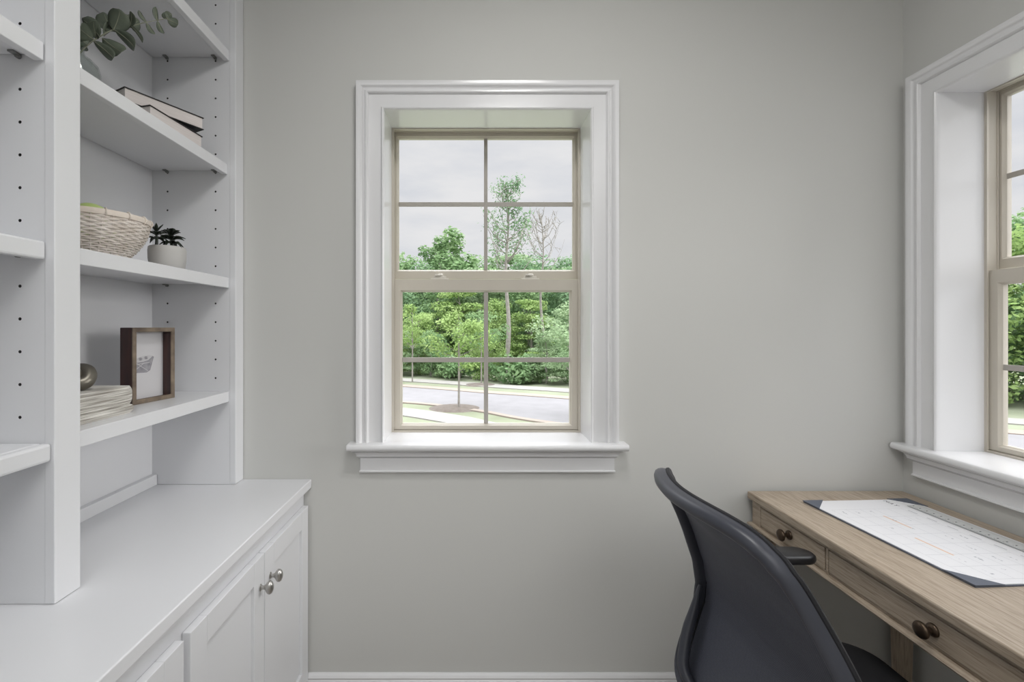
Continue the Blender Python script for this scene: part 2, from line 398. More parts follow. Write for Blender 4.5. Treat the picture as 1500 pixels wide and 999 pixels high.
for x0, x1, y0, y1 in ((px0, px1, py0, py0+.03), (px0, px1, py1-.03, py1), (px0, px0+.03, py0+.03, py1-.03), (px1-.03, px1, py0+.03, py1-.03)):
    q.box(x0, x1, y0, y1, ZC-.05, ZC-.002)
build('frame', q, M['lampw'], t)
build('diffuser', MB().box(px0+.03, px1-.03, py0+.03, py1-.03, ZC-.042, ZC-.036), emat('lit_panel', (.985, .995, 1), FILL_PANEL), t)

# ------------------------------------------------------------------ built-in bookcase
XB, XFR = -1.062, -.786       # back panel face, face frame front
XFI = -.805                   # face frame back
ZK = .797
HX = (-1.011, -.852)
HZ = [2.136-.0617*k for k in range(-6, 17)]
def holed(name, x0, x1, y0, y1, z0, z1, hy, parent):
    """panel with two columns of drilled shelf-pin holes on the faces listed in hy (face y, depth direction)"""
    o = build(name, MB().box(x0, x1, y0, y1, z0, z1), [M['cab'], M['hole']], parent)
    cut = MB()
    for fy, dr in hy:
        for hx in HX:
            for hz in HZ:
                ring = [(hx+.0031*math.cos(2*PI*j/10), hz+.0031*math.sin(2*PI*j/10)) for j in range(10)]
                cut.rings([[(p[0], fy-dr*.004, p[1]) for p in ring], [(p[0], fy+dr*.009, p[1]) for p in ring]], mi=1)
    c = build('cutter', cut, [M['cab'], M['hole']])
    md = o.modifiers.new('holes', 'BOOLEAN'); md.object = c; md.operation = 'DIFFERENCE'; md.solver = 'EXACT'
    bpy.context.view_layer.update()
    dg = bpy.context.evaluated_depsgraph_get()
    me = bpy.data.meshes.new_from_object(o.evaluated_get(dg)); o.modifiers.clear(); o.data = me
    bpy.data.objects.remove(c)
    # the walls of the holes take the near-black hole material
    return o
bc = thing('bookcase', 'white built-in bookcase with open shelves standing on the long white counter', 'bookcase', (-.93, .9, ZK))
ZTOP = ZC-.002
build('back_panel', MB().box(XL+.001, XB, .21, YF-.002, ZK+.001, ZTOP), M['cab'], bc)
holed('side_panel', XB, XFI, 1.545, YF-.002, ZK+.001, ZTOP, [(1.545, 1)], bc)
holed('divider', XB, XFI, .878, .934, ZK+.001, ZTOP, [(.878, 1), (.934, -1)], bc)
holed('side_panel', XB, XFI, .21, .266, ZK+.001, ZTOP, [(.266, -1)], bc)
for y0, y1 in ((1.545, YF-.002), (.877, .935), (.21, .267)):
    build('stile', MB().box(XFI, XFR, y0, y1, ZK+.001, ZTOP), M['cab'], bc, bevel=.0015)
build('header', MB().box(XFI, XFR-.0005, .267, .877, 2.56, ZTOP).box(XFI, XFR-.0005, .935, 1.545, 2.56, ZTOP), M['cab'], bc)
def shelf(y0, y1, zt, xf=-.807, board=.022, nose=.034, bev=.0015):
    b = MB().box(XB+.002, xf-.018, y0+.0015, y1-.0015, zt-board, zt).box(xf-.018, xf, y0+.0015, y1-.0015, zt-nose, zt)
    s = build('shelf', b, M['cab'], bc, bevel=bev)
    for hx in HX:
        for ye, d in ((y0, 1), (y1, -1)):
            q = MB().tube([(hx, ye+d*.0002, zt-board-.004), (hx, ye+d*.006, zt-board-.004)], .0045, 10)
            q.box(hx-.0055, hx+.0055, *(sorted((ye+d*.004, ye+d*.018))), zt-board-.0035, zt-board-.0002)
            build('shelf_pin', q, M['pin'], s)
for zt, xf in ((2.231, -.8065), (1.856, -.812), (1.481, -.807), (1.105, -.807)): shelf(.935, 1.545, zt, xf)
for zt, xf, bev in ((2.231, -.806, .0015), (1.852, -.805, .0015), (1.479, -.801, .004), (1.101, -.790, .005)): shelf(.267, .877, zt, xf, bev=bev)

# counter, base cabinets
ct = thing('countertop', 'long white painted counter top under the open shelves', 'counter', (-.8, .9, .767))
build('slab', MB().box(XL+.001, -.553, .2, YF-.001, .768, ZK), M['cab'], ct, bevel=.003, seg=3)
build('backsplash_strip', MB().box(XB, XB+.018, .936, 1.543, ZK, ZK+.035), M['cab'], ct, bevel=.0015)
def cabinet(y0, y1, doors, label):
    t = thing('base_cabinet', label, 'cabinet', (-.83, (y0+y1)/2, 0))
    XC = -.58
    b = MB().box(XL+.001, XC-.019, y0, y1, .10, .7675).box(XL+.001, XC-.07, y0, y1, .0, .10)
    build('carcass', b, M['cab'], t)
    f = MB().box(XC-.019, XC, y0, y0+.035, .14, .69).box(XC-.019, XC, y1-.035, y1, .14, .69).box(XC-.019, XC, .89, .945, .14, .69).box(XC-.019, XC, y0, y1, .69, .7675).box(XC-.019, XC, y0, y1, .10, .14)
    f.rings([[(XC+.0, y, .7675), (XC, y, .752), (XC+.004, y, .753), (XC+.012, y, .760), (XC+.015, y, .7675)] for y in (y0, y1)])
    build('face_frame', f, M['cab'], t)
    for d0, d1, ky in doors:
        zb, zt = .118, .71; st = .058; xb, xf = XC+.0005, XC+.0185
        d = MB().box(xb, xf, d0, d0+st, zb, zt).box(xb, xf, d1-st, d1, zb, zt).box(xb, xf, d0+st, d1-st, zt-st, zt).box(xb, xf, d0+st, d1-st, zb, zb+st)
        d.box(xb, xf-.008, d0+st, d1-st, zb+st, zt-st)
        do = build('door', d, M['cab'], t, bevel=.0012)
        k = MB().lathe([(.0075,0),(.0075,.002),(.0045,.004),(.0042,.010),(.006,.014),(.010,.017),(.0135,.021),(.014,.026),(.0115,.031),(.006,.034),(.0008,.035)], 24, sx=1.25, sy=.8)
        k.xf(lambda p: Vector((xf+p.z, ky+p.y, .631+p.x)))
        build('knob', k, M['nickel'], do, smooth=True)
    return t
cabinet(.235, YF-.001, [(.9285, 1.2565, 1.232), (1.2595, 1.59, 1.292), (.248, .575, .55), (.578, .907, .60)], 'long white built-in base cabinet with panelled doors under the white counter')

# ------------------------------------------------------------------ desk
dk = thing('desk', 'grey washed oak writing desk with drawers standing under the right window', 'desk', (1.2, .955, 0))
DX0, DX1, DY0, DY1, DZ = .93, 1.456, .325, 1.585, .762
build('tabletop', MB().box(DX0, DX1, DY0, DY1, DZ-.024, DZ), M['desk_y'], dk, bevel=.004, seg=3)
AX = .942
b = MB()
pst = .045
b.box(AX, AX+.02, 1.531, 1.575, .66, .738).box(AX, AX+.02, .335, .379, .66, .738)
b.box(AX, AX+.02, 1.239, 1.247, .66, .738).box(AX, AX+.02, .662, .671, .66, .738)
b.box(AX, AX+.02, .379, 1.531, .728, .738).box(AX+.003, AX+.02, .379, 1.531, .66, .667)
b.box(AX+.0205, 1.446, 1.555, 1.575, .66, .738).box(AX+.0205, 1.446, .335, .355, .66, .738).box(1.428, 1.446, .355, 1.555, .66, .738)
build('apron', b, M['desk_y'], dk, bevel=.001)
mo = MB()
pr = [(0,.648),(0,.660),(-.005,.660),(-.010,.657),(-.012,.654),(-.010,.650),(-.006,.648)]
mo.rings([[(AX+d+.0, y0-(d if k else -d), z) for d, z in pr] for k, y0 in ((0, .335), (1, 1.575))])
mo.rings([[(x, 1.575-d, z) for d, z in pr] for x in (AX, 1.446)]).rings([[(x, .335+d, z) for d, z in pr] for x in (AX, 1.446)])
mo.box(AX, AX+.04, .337, 1.573, .648, .6598).box(1.41, 1.446, .337, 1.573, .648, .6598)
build('moulding', mo, M['desk_y'], dk)
for d0, d1 in ((1.2505, 1.528), (.6745, 1.2355), (.382, .659)):
    q = MB().box(AX-.001, AX+.018, d0, d1, .669, .7265)
    q.box(AX+.02, 1.40, d0+.012, d1-.012, .670, .715)
    dr = build('drawer', q, M['desk_y'], dk, bevel=.0015)
    k = MB().lathe([(.0135,0),(.0135,.002),(.012,.005),(.0065,.008),(.0055,.014),(.0075,.018),(.013,.020),(.0165,.023),(.017,.026),(.0145,.030),(.008,.033),(.0008,.0335)], 28)
    yc = (d0+d1)/2
    k.xf(lambda p: Vector((AX-.001-p.z, yc+p.y, .699+p.x)))
    build('knob', k, M['bronze'], dr, smooth=True)
for lx, ly in ((AX+.001, 1.527), (AX+.001, .337), (1.396, 1.523), (1.396, .337)):
    q = MB().rings([[(lx+a, ly+c, 0) for a, c in ((.008,.008),(.04,.008),(.04,.04),(.008,.04))], [(lx+a, ly+c, .5) for a, c in ((0,0),(.048,0),(.048,.046),(0,.046))], [(lx+a, ly+c, .648) for a, c in ((0,0),(.048,0),(.048,.046),(0,.046))]])
    build('leg', q, M['desk_z'], dk, bevel=.002)

# desk pad calendar: local x toward the window (up the page), local y along the desk, far end = left of the page
PW, PL = .345, .485
th = math.radians(2.9)
pad = thing('desk_calendar', 'white desk pad calendar with slate corners lying on the oak desk', 'calendar', (1.2315, 1.247, DZ), th)
kw = dict(parent=pad, local=True)
build('backing', MB().box(-PW/2, PW/2, -PL/2, PL/2, .0003, .0032), M['padcorner'], **kw)
build('sheet', MB().box(-PW/2+.004, PW/2-.004, -PL/2+.003, PL/2-.003, .0032, .0046), M['paper'], **kw)
for sx in (-1, 1):
    for sy in (-1, 1):
        a, c = sx*PW/2, sy*PL/2
        poly = [(a+sx*.0015, c+sy*.0015), (a-sx*.066, c+sy*.0015), (a+sx*.0015, c-sy*.066)]
        build('corner', MB().prism(poly, .0046, .0062), M['padcorner'], **kw)
ln = MB(); zz = .00475
gx0, gx1, gy0, gy1 = -PW/2+.03, PW/2-.095, -PL/2+.022, PL/2-.075
def dash(mb, x0, x1, y0, y1, mi=0): mb.add([(x0,y0,zz),(x1,y0,zz),(x1,y1,zz),(x0,y1,zz)], [(0,1,2,3)], mi)
for i in range(6): x = gx0+(gx1-gx0)*i/5; dash(ln, x-.0003, x+.0003, gy0, gy1)
for i in range(8): y = gy0+(gy1-gy0)*i/7; dash(ln, gx0, gx1, y-.0003, y+.0003)
rnd = random.Random(5)
for i in range(7):
    y = gy0+(gy1-gy0)*(i+.5)/7; dash(ln, gx1+.006, gx1+.009, y-.014, y+.014)
for i in range(5):
    for j in range(7):
        if rnd.random() < .6:
            x = gx0+(gx1-gx0)*(i+.2+.4*rnd.random())/5; y = gy0+(gy1-gy0)*(j+.75)/7; w_ = .008+.018*rnd.random()
            n = 4
            for q in range(n): dash(ln, x+.004*rnd.random(), x+.0015+.006*rnd.random(), y-w_*q/n, y-w_*(q+.7)/n)
build('printed_grid', ln, M['ink'], **kw)
for (i, j, n) in ((2.55, 4.6, 1.5), (1.45, 1.9, 1.7)):
    x = gx0+(gx1-gx0)*i/5; y = gy0+(gy1-gy0)*j/7
    ob = MB(); dash(ob, x, x+.005, y, y+(gy1-gy0)/7*n); build('marker_stripe', ob, M['orange'], **kw)
fc = bpy.data.curves.new('month_title', 'FONT'); fc.body = 'MAY'; fc.size = .019; fc.space_character = 1.35; fc.extrude = .00005
fo = bpy.data.objects.new('month_title', fc); C.objects.link(fo)
bpy.context.view_layer.update()
me = bpy.data.meshes.new_from_object(fo.evaluated_get(bpy.context.evaluated_depsgraph_get())); bpy.data.objects.remove(fo)
me.materials.clear(); me.materials.append(M['darkink'])
to = bpy.data.objects.new('month_title', me); C.objects.link(to); to.parent = pad
to.rotation_euler = (0, 0, -PI/2); to.location = (.079, .231, .0048)
# ruler along the top of the page
rl = thing('ruler', 'grey ruler lying along the window edge of the desk calendar', 'ruler', (1.366, 1.232, DZ+.0066), th)
build('blade', MB().rings([[(-.021, y, 0), (.021, y, 0), (.021, y, .0012), (.010, y, .0026), (.004, y, .0026), (-.021, y, .0012)] for y in (-.2, .205)]), M['ruler'], rl, local=True)
tk = MB()
for i in range(98):
    y = .2-i*.004; l_ = .009 if i % 5 == 0 else .005
    z0 = .00125
    tk.add([(-.0208, y, z0), (-.0208+l_, y, z0+l_*.057), (-.0208+l_, y+.0008, z0+l_*.057), (-.0208, y+.0008, z0)], [(0,1,2,3)])
    if i % 5 == 0: tk.add([(-.010, y, .00195), (-.005, y, .00225), (-.005, y-.0035, .00225), (-.010, y-.0035, .00195)], [(0,1,2,3)])
build('scale_marks', tk, M['darkink'], rl, local=True)

# ------------------------------------------------------------------ office chair (faces the desk, +X)
YC = .985
ch = thing('office_chair', 'charcoal mesh-back office chair pushed up to the oak desk', 'chair', (.80, YC, 0))
def CP(x, s, z): return (x*YC, YC+s*YC, EYE-(EYE-z)*YC)
prz = [.38, .437, .512, .577, .622, .683, .768, .812, .86, .917, .945, .975]
prx = [.535, .557, .596, .629, .635, .624, .591, .571, .547, .521, .518, .525]
pcc = [-.02, -.02, -.02, -.015, -.01, -.005, .0, .008, .025, .058, .075, .088]
half = [(0,.974),(.08,.974),(.14,.970),(.185,.960),(.218,.942),(.238,.915),(.248,.88),(.258,.825),(.270,.768),(.281,.70),(.285,.63),(.280,.57),(.268,.51),(.25,.45),(.215,.405),(.14,.385),(0,.38)]
hs = catmull(half, 6)
def surfX(s, z):
    xe = np.interp(z, prz, prx); c = np.interp(z, prz, pcc)
    return xe-c*(1-(s/.25)**2)
loop = hs[:-1]+[(-s, z) for s, z in hs[::-1][:-1]]
# back frame
N = len(loop)
def sweep(section, taper=False):
    rings = []
    for i in range(N):
        a = np.array(loop[i-1]); c = np.array(loop[(i+1) % N]); t = c-a; t /= np.linalg.norm(t)
        inn = np.array([t[1], -t[0]])     # inward for this winding
        p = np.array(loop[i])
        if np.dot(inn, np.array([0, .68])-p) < 0: inn = -inn
        r = []
        k_ = .55+.45*min(1, max(0, (p[1]-.84)/.09)) if taper else 1
        for (dx, di) in section:
            di *= k_
            q = p+inn*di
            r.append(CP(surfX(p[0], p[1])+dx, q[0], q[1]))
        rings.append(r)
    return rings
sec = [(.006,.001),(-.004,-.001),(-.014,.0),(-.021,.004),(-.024,.011),(-.023,.019),(-.018,.025),(-.010,.0275),(.002,.0275),(.006,.024)]
build('back_frame', MB().rings(sweep(sec, True), closed=True), M['shell'], ch, smooth=True)
sec2 = [(.006+.009*math.cos(a)+.004, .010+.012*math.sin(a)) for a in [2*PI*j/10 for j in range(10)]]
build('back_padding', MB().rings(sweep(sec2), closed=True), M['black'], ch, smooth=True)
zs = [z for s, z in hs][::-1]; ws = [s for s, z in hs][::-1]
rows = []
for z in np.linspace(.388, .968, 48):
    w = float(np.interp(z, zs, ws))-.010
    rows.append([CP(surfX(w*u, z)+.003, w*u, z) for u in np.linspace(-1, 1, 41)])
build('back_mesh', MB().sheet(rows), M['mesh'], ch, smooth=True, solid=.004)
# support arms from the side frames to the mechanism
for sg in (1, -1):
    path = catmull([(.606, YC+sg*.262, .63), (.583, YC+sg*.247, .575), (.548, YC+sg*.222, .50), (.536, YC+sg*.19, .44), (.585, YC+sg*.12, .39), (.70, YC+sg*.05, .365), (.80, YC+sg*.02, .375)], 6)
    build('support_arm', MB().tube(path, [.004+.010*min(1, i/9) for i in range(len(path))], 10), M['shell'], ch, smooth=True)
# seat cushion
def rrect(hx, hy, r, n=8):
    out = []
    for cx, cy, a0 in ((hx-r, hy-r, 0), (-hx+r, hy-r, PI/2), (-hx+r, -hy+r, PI), (hx-r, -hy+r, 1.5*PI)):
        for j in range(n+1):
            a = a0+PI/2*j/n; out.append((cx+r*math.cos(a), cy+r*math.sin(a)))
    return out
sx, sy = .825, YC
rr = []
for z, ins in ((.425,.05),(.43,.015),(.445,.002),(.465,0),(.483,.005),(.494,.018),(.499,.04),(.498,.10),(.496,.18)):
    rr.append([(sx+p[0], sy+p[1], z-(.018 if p[0] > .19 else 0)) for p in rrect(.205-ins, .262-ins, max(.02, .10-ins))])
build('seat', MB().rings(rr), M['black'], ch, smooth=True)
build('seat_pan', MB().rings([[(sx+p[0], sy+p[1], z) for p in rrect(a, c, .06)] for z, a, c in ((.385,.12,.14),(.41,.165,.21),(.424,.17,.22))]), M['blackpl'], ch, smooth=True)
# arms
for sg, pc in ((1, 1.2375), (-1, 2*YC-1.2375-.02)):
    rr = []
    for z, ins in ((.703,.012),(.705,.004),(.712,0),(.720,.002),(.7245,.008),(.7255,.016)):
        pl = []
        for px_, py_ in rrect(.118-ins, .037-ins*.7, .034-ins*.5):
            t_ = max(0, (px_-.02)/.1)
            pl.append((.786+px_, pc+py_*(1-.25*t_*t_), z-.003*t_))
        rr.append(pl)
    arm = build('armrest', MB().rings(rr), M['blackpl'], ch, smooth=True)
    path = catmull([(.74, pc, .704), (.74, pc, .60), (.745, pc-sg*.004, .48), (.755, pc-sg*.02, .415), (.78, pc-sg*.10, .395)], 5)
    build('arm_post', MB().tube(path, .019, 10, flat=.7), M['shell'], arm, smooth=True)
build('gas_lift', MB().lathe([(.03,.11),(.03,.25),(.018,.25),(.018,.33),(.045,.34),(.06,.385)], 20, (.80, YC, 0)), M['blackpl'], ch, smooth=True)
for k in range(5):
    a = 2*PI*k/5+.3; ca, sa = math.cos(a), math.sin(a)
    lg = MB().tube([(.80+ca*r, YC+sa*r, z) for r, z in ((.02,.115),(.12,.105),(.24,.082),(.295,.072))], [.026,.022,.016,.014], 10)
    lo = build('base_leg', lg, M['shell'], ch, smooth=True)
    c_ = MB()
    for q in (-.012, .012):
        ctr = Vector((.80+ca*.285, YC+sa*.285, .0285)); ax = Vector((-sa, ca, 0))
        c_.tube([ctr+ax*(q-.008), ctr+ax*(q+.008)], .028, 20)
    c_.tube([(.80+ca*.285, YC+sa*.285, .03), (.80+ca*.285, YC+sa*.285, .078)], .007, 8)
    build('caster', c_, M['blackpl'], lo, smooth=True)

# ------------------------------------------------------------------ books with dark covers
Z2 = 1.856
def book(corner, ang, z, L, Wd, T, label, T1=None):
    """corner: near front corner; length L along local y, width Wd along -x"""
    t = thing('book', label, 'book', (corner[0], corner[1], z), ang, 'books lying on the second shelf')
    c = .0022; o = .003
    b = MB().box(-Wd, 0, 0, L, 0, c).box(-Wd, 0, 0, L, T-c, T).box(-Wd-.003, -Wd+.0005, 0, L, 0, T)
    p_ = MB().box(-Wd+.001, -o, o, L-o, c, T-c)
    if T1:      # the upper cover slopes down towards the far end
        sl = lambda p: Vector((p.x, p.y, p.z if p.z < c*1.01 else p.z-(T-T1)*p.y/L))
        b.xf(sl); p_.xf(sl)
    build('cover', b, M['cover'], t, local=True)
    build('pages', p_, M['pages'], t, local=True)
    return t
book((-.862, 1.246), -math.radians(14), Z2+.0004, .175, .13, .0555, 'thin pale-paged dark-covered book lying flat, lower of the two under the eucalyptus', .039)
book((-.913, 1.222), -math.radians(28.5), Z2+.0562, .212, .12, .0365, 'thick pale-paged dark-covered book lying askew on top of another book')

# rough-cut bound page blocks
Z4 = 1.105
def deckle(y0, y1, x0, x1, z, T, label, seed):
    r = random.Random(seed); rows = []
    nl = int(T/.0022)
    prof = []
    for k in range(nl+1):
        f = k/nl; e = .016*(1-abs(2*f-1)**3.0)
        prof.append((z+T*f, e, .0012*(r.random()-.5)*2))
    rings = []
    for zz_, e, j in prof:
        ring = [(x0, y0), (x1+j, y0), (x1+j, y0+.06), (x1+j*.2, y0+.13), (x1-j, y1-.03), (x1-.004, y1-.018+e*.6), (x1-.012, y1-.016+e+j), (x0+.03, y1-.016+e-j), (x0, y1-.016+e)]
        rings.append([(p[0], p[1], zz_) for p in ring])
    o = build('book', MB().rings(rings), M['deckle'])
    return tag(o, label, 'book', 'coverless books stacked beside the picture frame')
deckle(.952, 1.186, -.985, -.852, Z4+.0004, .0205, 'thin coverless book of rough cream pages, bottom of the stack beside the picture frame', 3)
deckle(.948, 1.184, -.985, -.854, Z4+.0212, .046, 'thick coverless book of rough cream pages carrying the pewter knot', 8)
# pewter knot
kb = MB(); pts = []
for i in range(140):
    a = 2*PI*i/140
    pts.append((-.925+.0115*(math.sin(a)+2*math.sin(2*a)), 1.068+.0115*(math.cos(a)-2*math.cos(2*a)), Z4+.0675+.0172+.0135-.0135*math.sin(3*a)))
kb.tube(pts, .0172, 14, closed=True)
tag(build('knot_ornament', kb, M['knot'], smooth=True), 'pewter knot ornament resting on the coverless books', 'ornament')

# shadow-box picture frame
pa = math.atan2(.023, .142)
pf = thing('picture_frame', 'dark wooden shadow box frame with a basket sketch on the lower shelf', 'picture frame', (-.923, 1.268, Z4+.0003), -pa)
FL, FH, FD, fw = .144, .211, .040, .0125
b = MB().box(-FD, -.004, 0, fw-.004, 0, FH).box(-FD, -.004, FL-fw+.004, FL, 0, FH).box(-FD, -.004, fw-.004, FL-fw+.004, 0, fw-.004).box(-FD, -.004, fw-.004, FL-fw+.004, FH-fw+.004, FH)
b.box(-FD-.002, -FD+.004, .001, FL-.001, .001, FH-.001)
build('box', b, M['mahog'], pf, local=True)
b = MB()
def ringyz(i, x): return [(x, i, i), (x, FL-i, i), (x, FL-i, FH-i), (x, i, FH-i)]
b.rings([ringyz(0, -.004), ringyz(0, -.001), ringyz(.002, 0), ringyz(fw-.002, 0), ringyz(fw, -.002), ringyz(fw, -.0042), ringyz(fw-.004, -.0042)], closed=True)
build('front_moulding', b, M['gilt'], pf, local=True)
build('mount', MB().box(-FD+.0042, -FD+.006, fw-.004, FL-fw+.004, fw-.004, FH-fw+.004), M['matboard'], pf, local=True)
sk = MB(); xq = -FD+.0062
def poly(pts, mi, lift=0): sk.add([(xq+lift, p[0], p[1]) for p in pts], [tuple(range(len(pts)))], mi)
cy_, cz_ = .066, .107
poly([(cy_-.036,cz_+.004),(cy_-.034,cz_-.010),(cy_-.026,cz_-.024),(cy_+.012,cz_-.026),(cy_+.024,cz_-.020),(cy_+.034,cz_+.010),(cy_+.037,cz_+.018),(cy_+.030,cz_+.022),(cy_+.018,cz_+.010),(cy_,cz_+.006)], 0)
poly([(cy_-.036,cz_+.004),(cy_,cz_+.006),(cy_+.018,cz_+.010),(cy_+.032,cz_+.021),(cy_+.020,cz_+.024),(cy_-.006,cz_+.022),(cy_-.028,cz_+.015)], 1, .0001)
for i in range(6):
    a = i/5; e0 = (cy_-.03+.05*a, cz_+.012+.006*a); 
    poly([(e0[0]+.0075*math.cos(q*PI/5), e0[1]+.0045*math.sin(q*PI/5)) for q in range(10)], i % 2, .0002)
for (p, q) in (((-.022,.002),(.016,-.022)), ((-.028,-.018),(.004,.002)), ((.030,.012),(.020,-.016)), ((-.034,-.002),(.022,.002))):
    poly([(cy_+p[0], cz_+p[1]), (cy_+q[0], cz_+q[1]), (cy_+q[0], cz_+q[1]+.002), (cy_+p[0], cz_+p[1]+.002)], 1, .0003)
build('sketch', sk, [M['sk_d'], M['sk_l']], pf, local=True)
build('glass', MB().box(-.0075, -.006, fw-.0039, FL-fw+.0039, fw-.0039, FH-fw+.0039), M['glass'], pf, local=True)

# ------------------------------------------------------------------ woven basket with apples
Z3 = 1.481
BX, BY, BR, BH = -.936, 1.140, .120, .101
bk = thing('basket', 'pale woven round basket on the shelf beside the small succulent', 'basket', (BX, BY, Z3))
def brad(f): return .070+(BR-.070)*(1-(1-f)**1.9)
wv = MB(); NS = 36
for k in range(19):
    f = (k+.5)/19; z = .005+(BH-.012)*f; pts = []; R0 = brad(f)
    for j in range(NS*3):
        a = 2*PI*j/(NS*3); amp = .0016*math.cos(PI*(j/3.0)+PI*k)
        pts.append((BX+(R0+amp)*math.cos(a), BY+(R0+amp)*math.sin(a), Z3+z+.0006*math.sin(j*1.7+k*2.3)))
    wv.tube(pts, .0020, 6, closed=True, flat=1.42)
build('weave', wv, M['basket'], bk, smooth=True)
stk = MB()
for j in range(NS):
    a = 2*PI*(j+.0)/NS
    stk.tube([(BX+brad(f)*math.cos(a), BY+brad(f)*math.sin(a), Z3+.004+(BH-.008)*f) for f in (0,.15,.3,.5,.7,.85,1)], .0019, 5)
build('stakes', stk, M['basket'], bk, smooth=True)
build('base', MB().lathe([(.002,.0005),(.070,.0005),(.072,.004),(.069,.007),(.002,.007)], 36, (BX, BY, Z3)), M['basket'], bk, smooth=True)
rm = MB().rings([[(BX+(BR+dr)*math.cos(2*PI*j/72), BY+(BR+dr)*math.sin(2*PI*j/72), Z3+BH+dz) for dr, dz in ((-.004,-.006),(.004,-.007),(.0055,0),(.003,.006),(-.003,.006),(-.0055,0))] for j in range(72)], closed=True)
for j in range(16):
    a = 2*PI*(j+.35)/16; c_, s_ = math.cos(a), math.sin(a)
    rg = []
    for q in range(10):
        t_ = 2*PI*q/10; dr, dz = .0075*math.cos(t_), .009*math.sin(t_)
        rg.append((BX+(BR+dr)*c_, BY+(BR+dr)*s_, Z3+BH+dz))
    rm.tube(rg, .0016, 5, closed=True)
build('rim', rm, M['rim'], bk, smooth=True)
def apple(loc, label, group=None, stalk=True):
    t = thing('apple', label, 'fruit', loc, 0, group)
    build('flesh', MB().lathe([(.0008,.006),(.008,.002),(.016,.001),(.027,.010),(.0345,.024),(.037,.038),(.034,.052),(.025,.063),(.013,.068),(.006,.065),(.0008,.060)], 24), M['apple'], t, local=True, smooth=True)
    if stalk: build('stem', MB().tube([(0,0,.060),(.002,0,.070),(.005,.001,.078)], .0013, 6), M['stem'], t, local=True)
    return t
apple((BX, BY+.002, Z3+.070), 'green apple peeking over the rim of the woven basket', stalk=False)
for a in (.5, 2.6, 4.7):
    apple((BX+.046*math.cos(a), BY+.046*math.sin(a), Z3+.0075), 'green apple lying at the bottom of the woven basket', 'apples at the bottom of the basket')

# ------------------------------------------------------------------ potted succulent
PX, PY = -.874, 1.335
sc = thing('potted_succulent', 'two dark green succulents in a rounded white pot beside the woven basket', 'plant', (PX, PY, Z3))
build('pot', MB().lathe([(.002,.0005),(.040,.0005),(.0435,.004),(.0468,.03),(.0475,.053),(.0462,.063),(.044,.065),(.042,.062),(.0425,.054),(.002,.054)], 40, (PX, PY, Z3)), M['pot'], sc, smooth=True)
build('soil', MB().lathe([(.002,.0545),(.042,.0545),(.041,.0575),(.002,.060)], 30, (PX, PY, Z3)), M['soil'], sc)
def rosette(cx, cy, z0, H, spec, seed):
    r = random.Random(seed); b = MB()
    b.tube([(cx, cy, z0), (cx+.001, cy, z0+H*.5), (cx, cy, z0+H)], [.0042,.0032,.0022], 7)
    for (zf, n, L, el, wd, droop) in spec:
        off = r.random()*6
        for k in range(n):
            a = off+2*PI*k/n+.2*r.random(); d = Vector((math.cos(a), math.sin(a), 0)); sd = Vector((-math.sin(a), math.cos(a), 0))
            p0 = Vector((cx, cy, z0+H*zf)); l = L*(.85+.3*r.random()); rows = []
            for i in range(8):
                t_ = i/7; w = wd*(.30+1.5*t_*(1-t_)*2)*(1-t_**4)+.0003
                c = p0+d*l*t_*math.cos(el)+Vector((0,0,l*(t_*math.sin(el)-droop*t_*t_)))
                rows.append([c-sd*w+Vector((0,0,w*.5)), c, c+sd*w+Vector((0,0,w*.5))])
            b.sheet(rows)
    return b
sp1 = [(.55,5,.040,.55,.0055,.75),(.8,6,.036,.65,.005,.4),(1.0,6,.030,.95,.004,.05)]
sp2 = [(.45,6,.048,.6,.0065,.85),(.7,7,.044,.6,.0085,.45),(1.0,7,.038,.75,.009,.25)]
build('rosette', rosette(-.884, 1.303, Z3+.057, .044, sp1, 4), M['succ'], sc, smooth=True, solid=.0012)
build('rosette', rosette(-.866, 1.340, Z3+.057, .040, sp2, 9), M['succ'], sc, smooth=True, solid=.0014)

# ------------------------------------------------------------------ bottle vase and eucalyptus
VX, VY = -.95, 1.112
vz = thing('bottle_vase', 'clear glass bottle vase holding the eucalyptus on the second shelf', 'vase', (VX, VY, Z2))
build('glass_body', MB().lathe([(.002,.003),(.044,.003),(.049,.006),(.0505,.02),(.0505,.075),(.047,.090),(.036,.102),(.024,.110),(.0195,.118),(.0195,.134),(.023,.138),(.023,.142),(.0205,.143),(.0175,.138),(.0175,.118),(.022,.108),(.034,.099),(.0445,.088),(.048,.074),(.048,.02),(.046,.008),(.002,.006)], 40, (VX, VY, Z2+.0003), caps=False), M['bottle'], vz, smooth=True)
def at(x, y, Y): return Vector(((x-693)*Y/684, Y, EYE-(y-478)*Y/684))
eu = thing('eucalyptus_branch', 'grey-green eucalyptus branch leaning out of the glass bottle vase', 'branch', (VX, VY, Z2+.01))
stem_px = [(113,84,1.118),(127.5,66.7,1.125),(144,55,1.15),(166.7,43,1.175),(191.7,38,1.205),(215,32.5,1.235),(245,27,1.275)]
spts = [Vector((VX-.012, VY-.004, Z2+.012)), Vector((VX-.003, VY+.004, Z2+.08))]+[at(*p) for p in stem_px]
stem = catmull([tuple(p) for p in spts], 6)
build('stem', MB().tube(stem, [.0022-.0014*i/len(stem) for i in range(len(stem))], 7), M['vein'], eu, smooth=True)
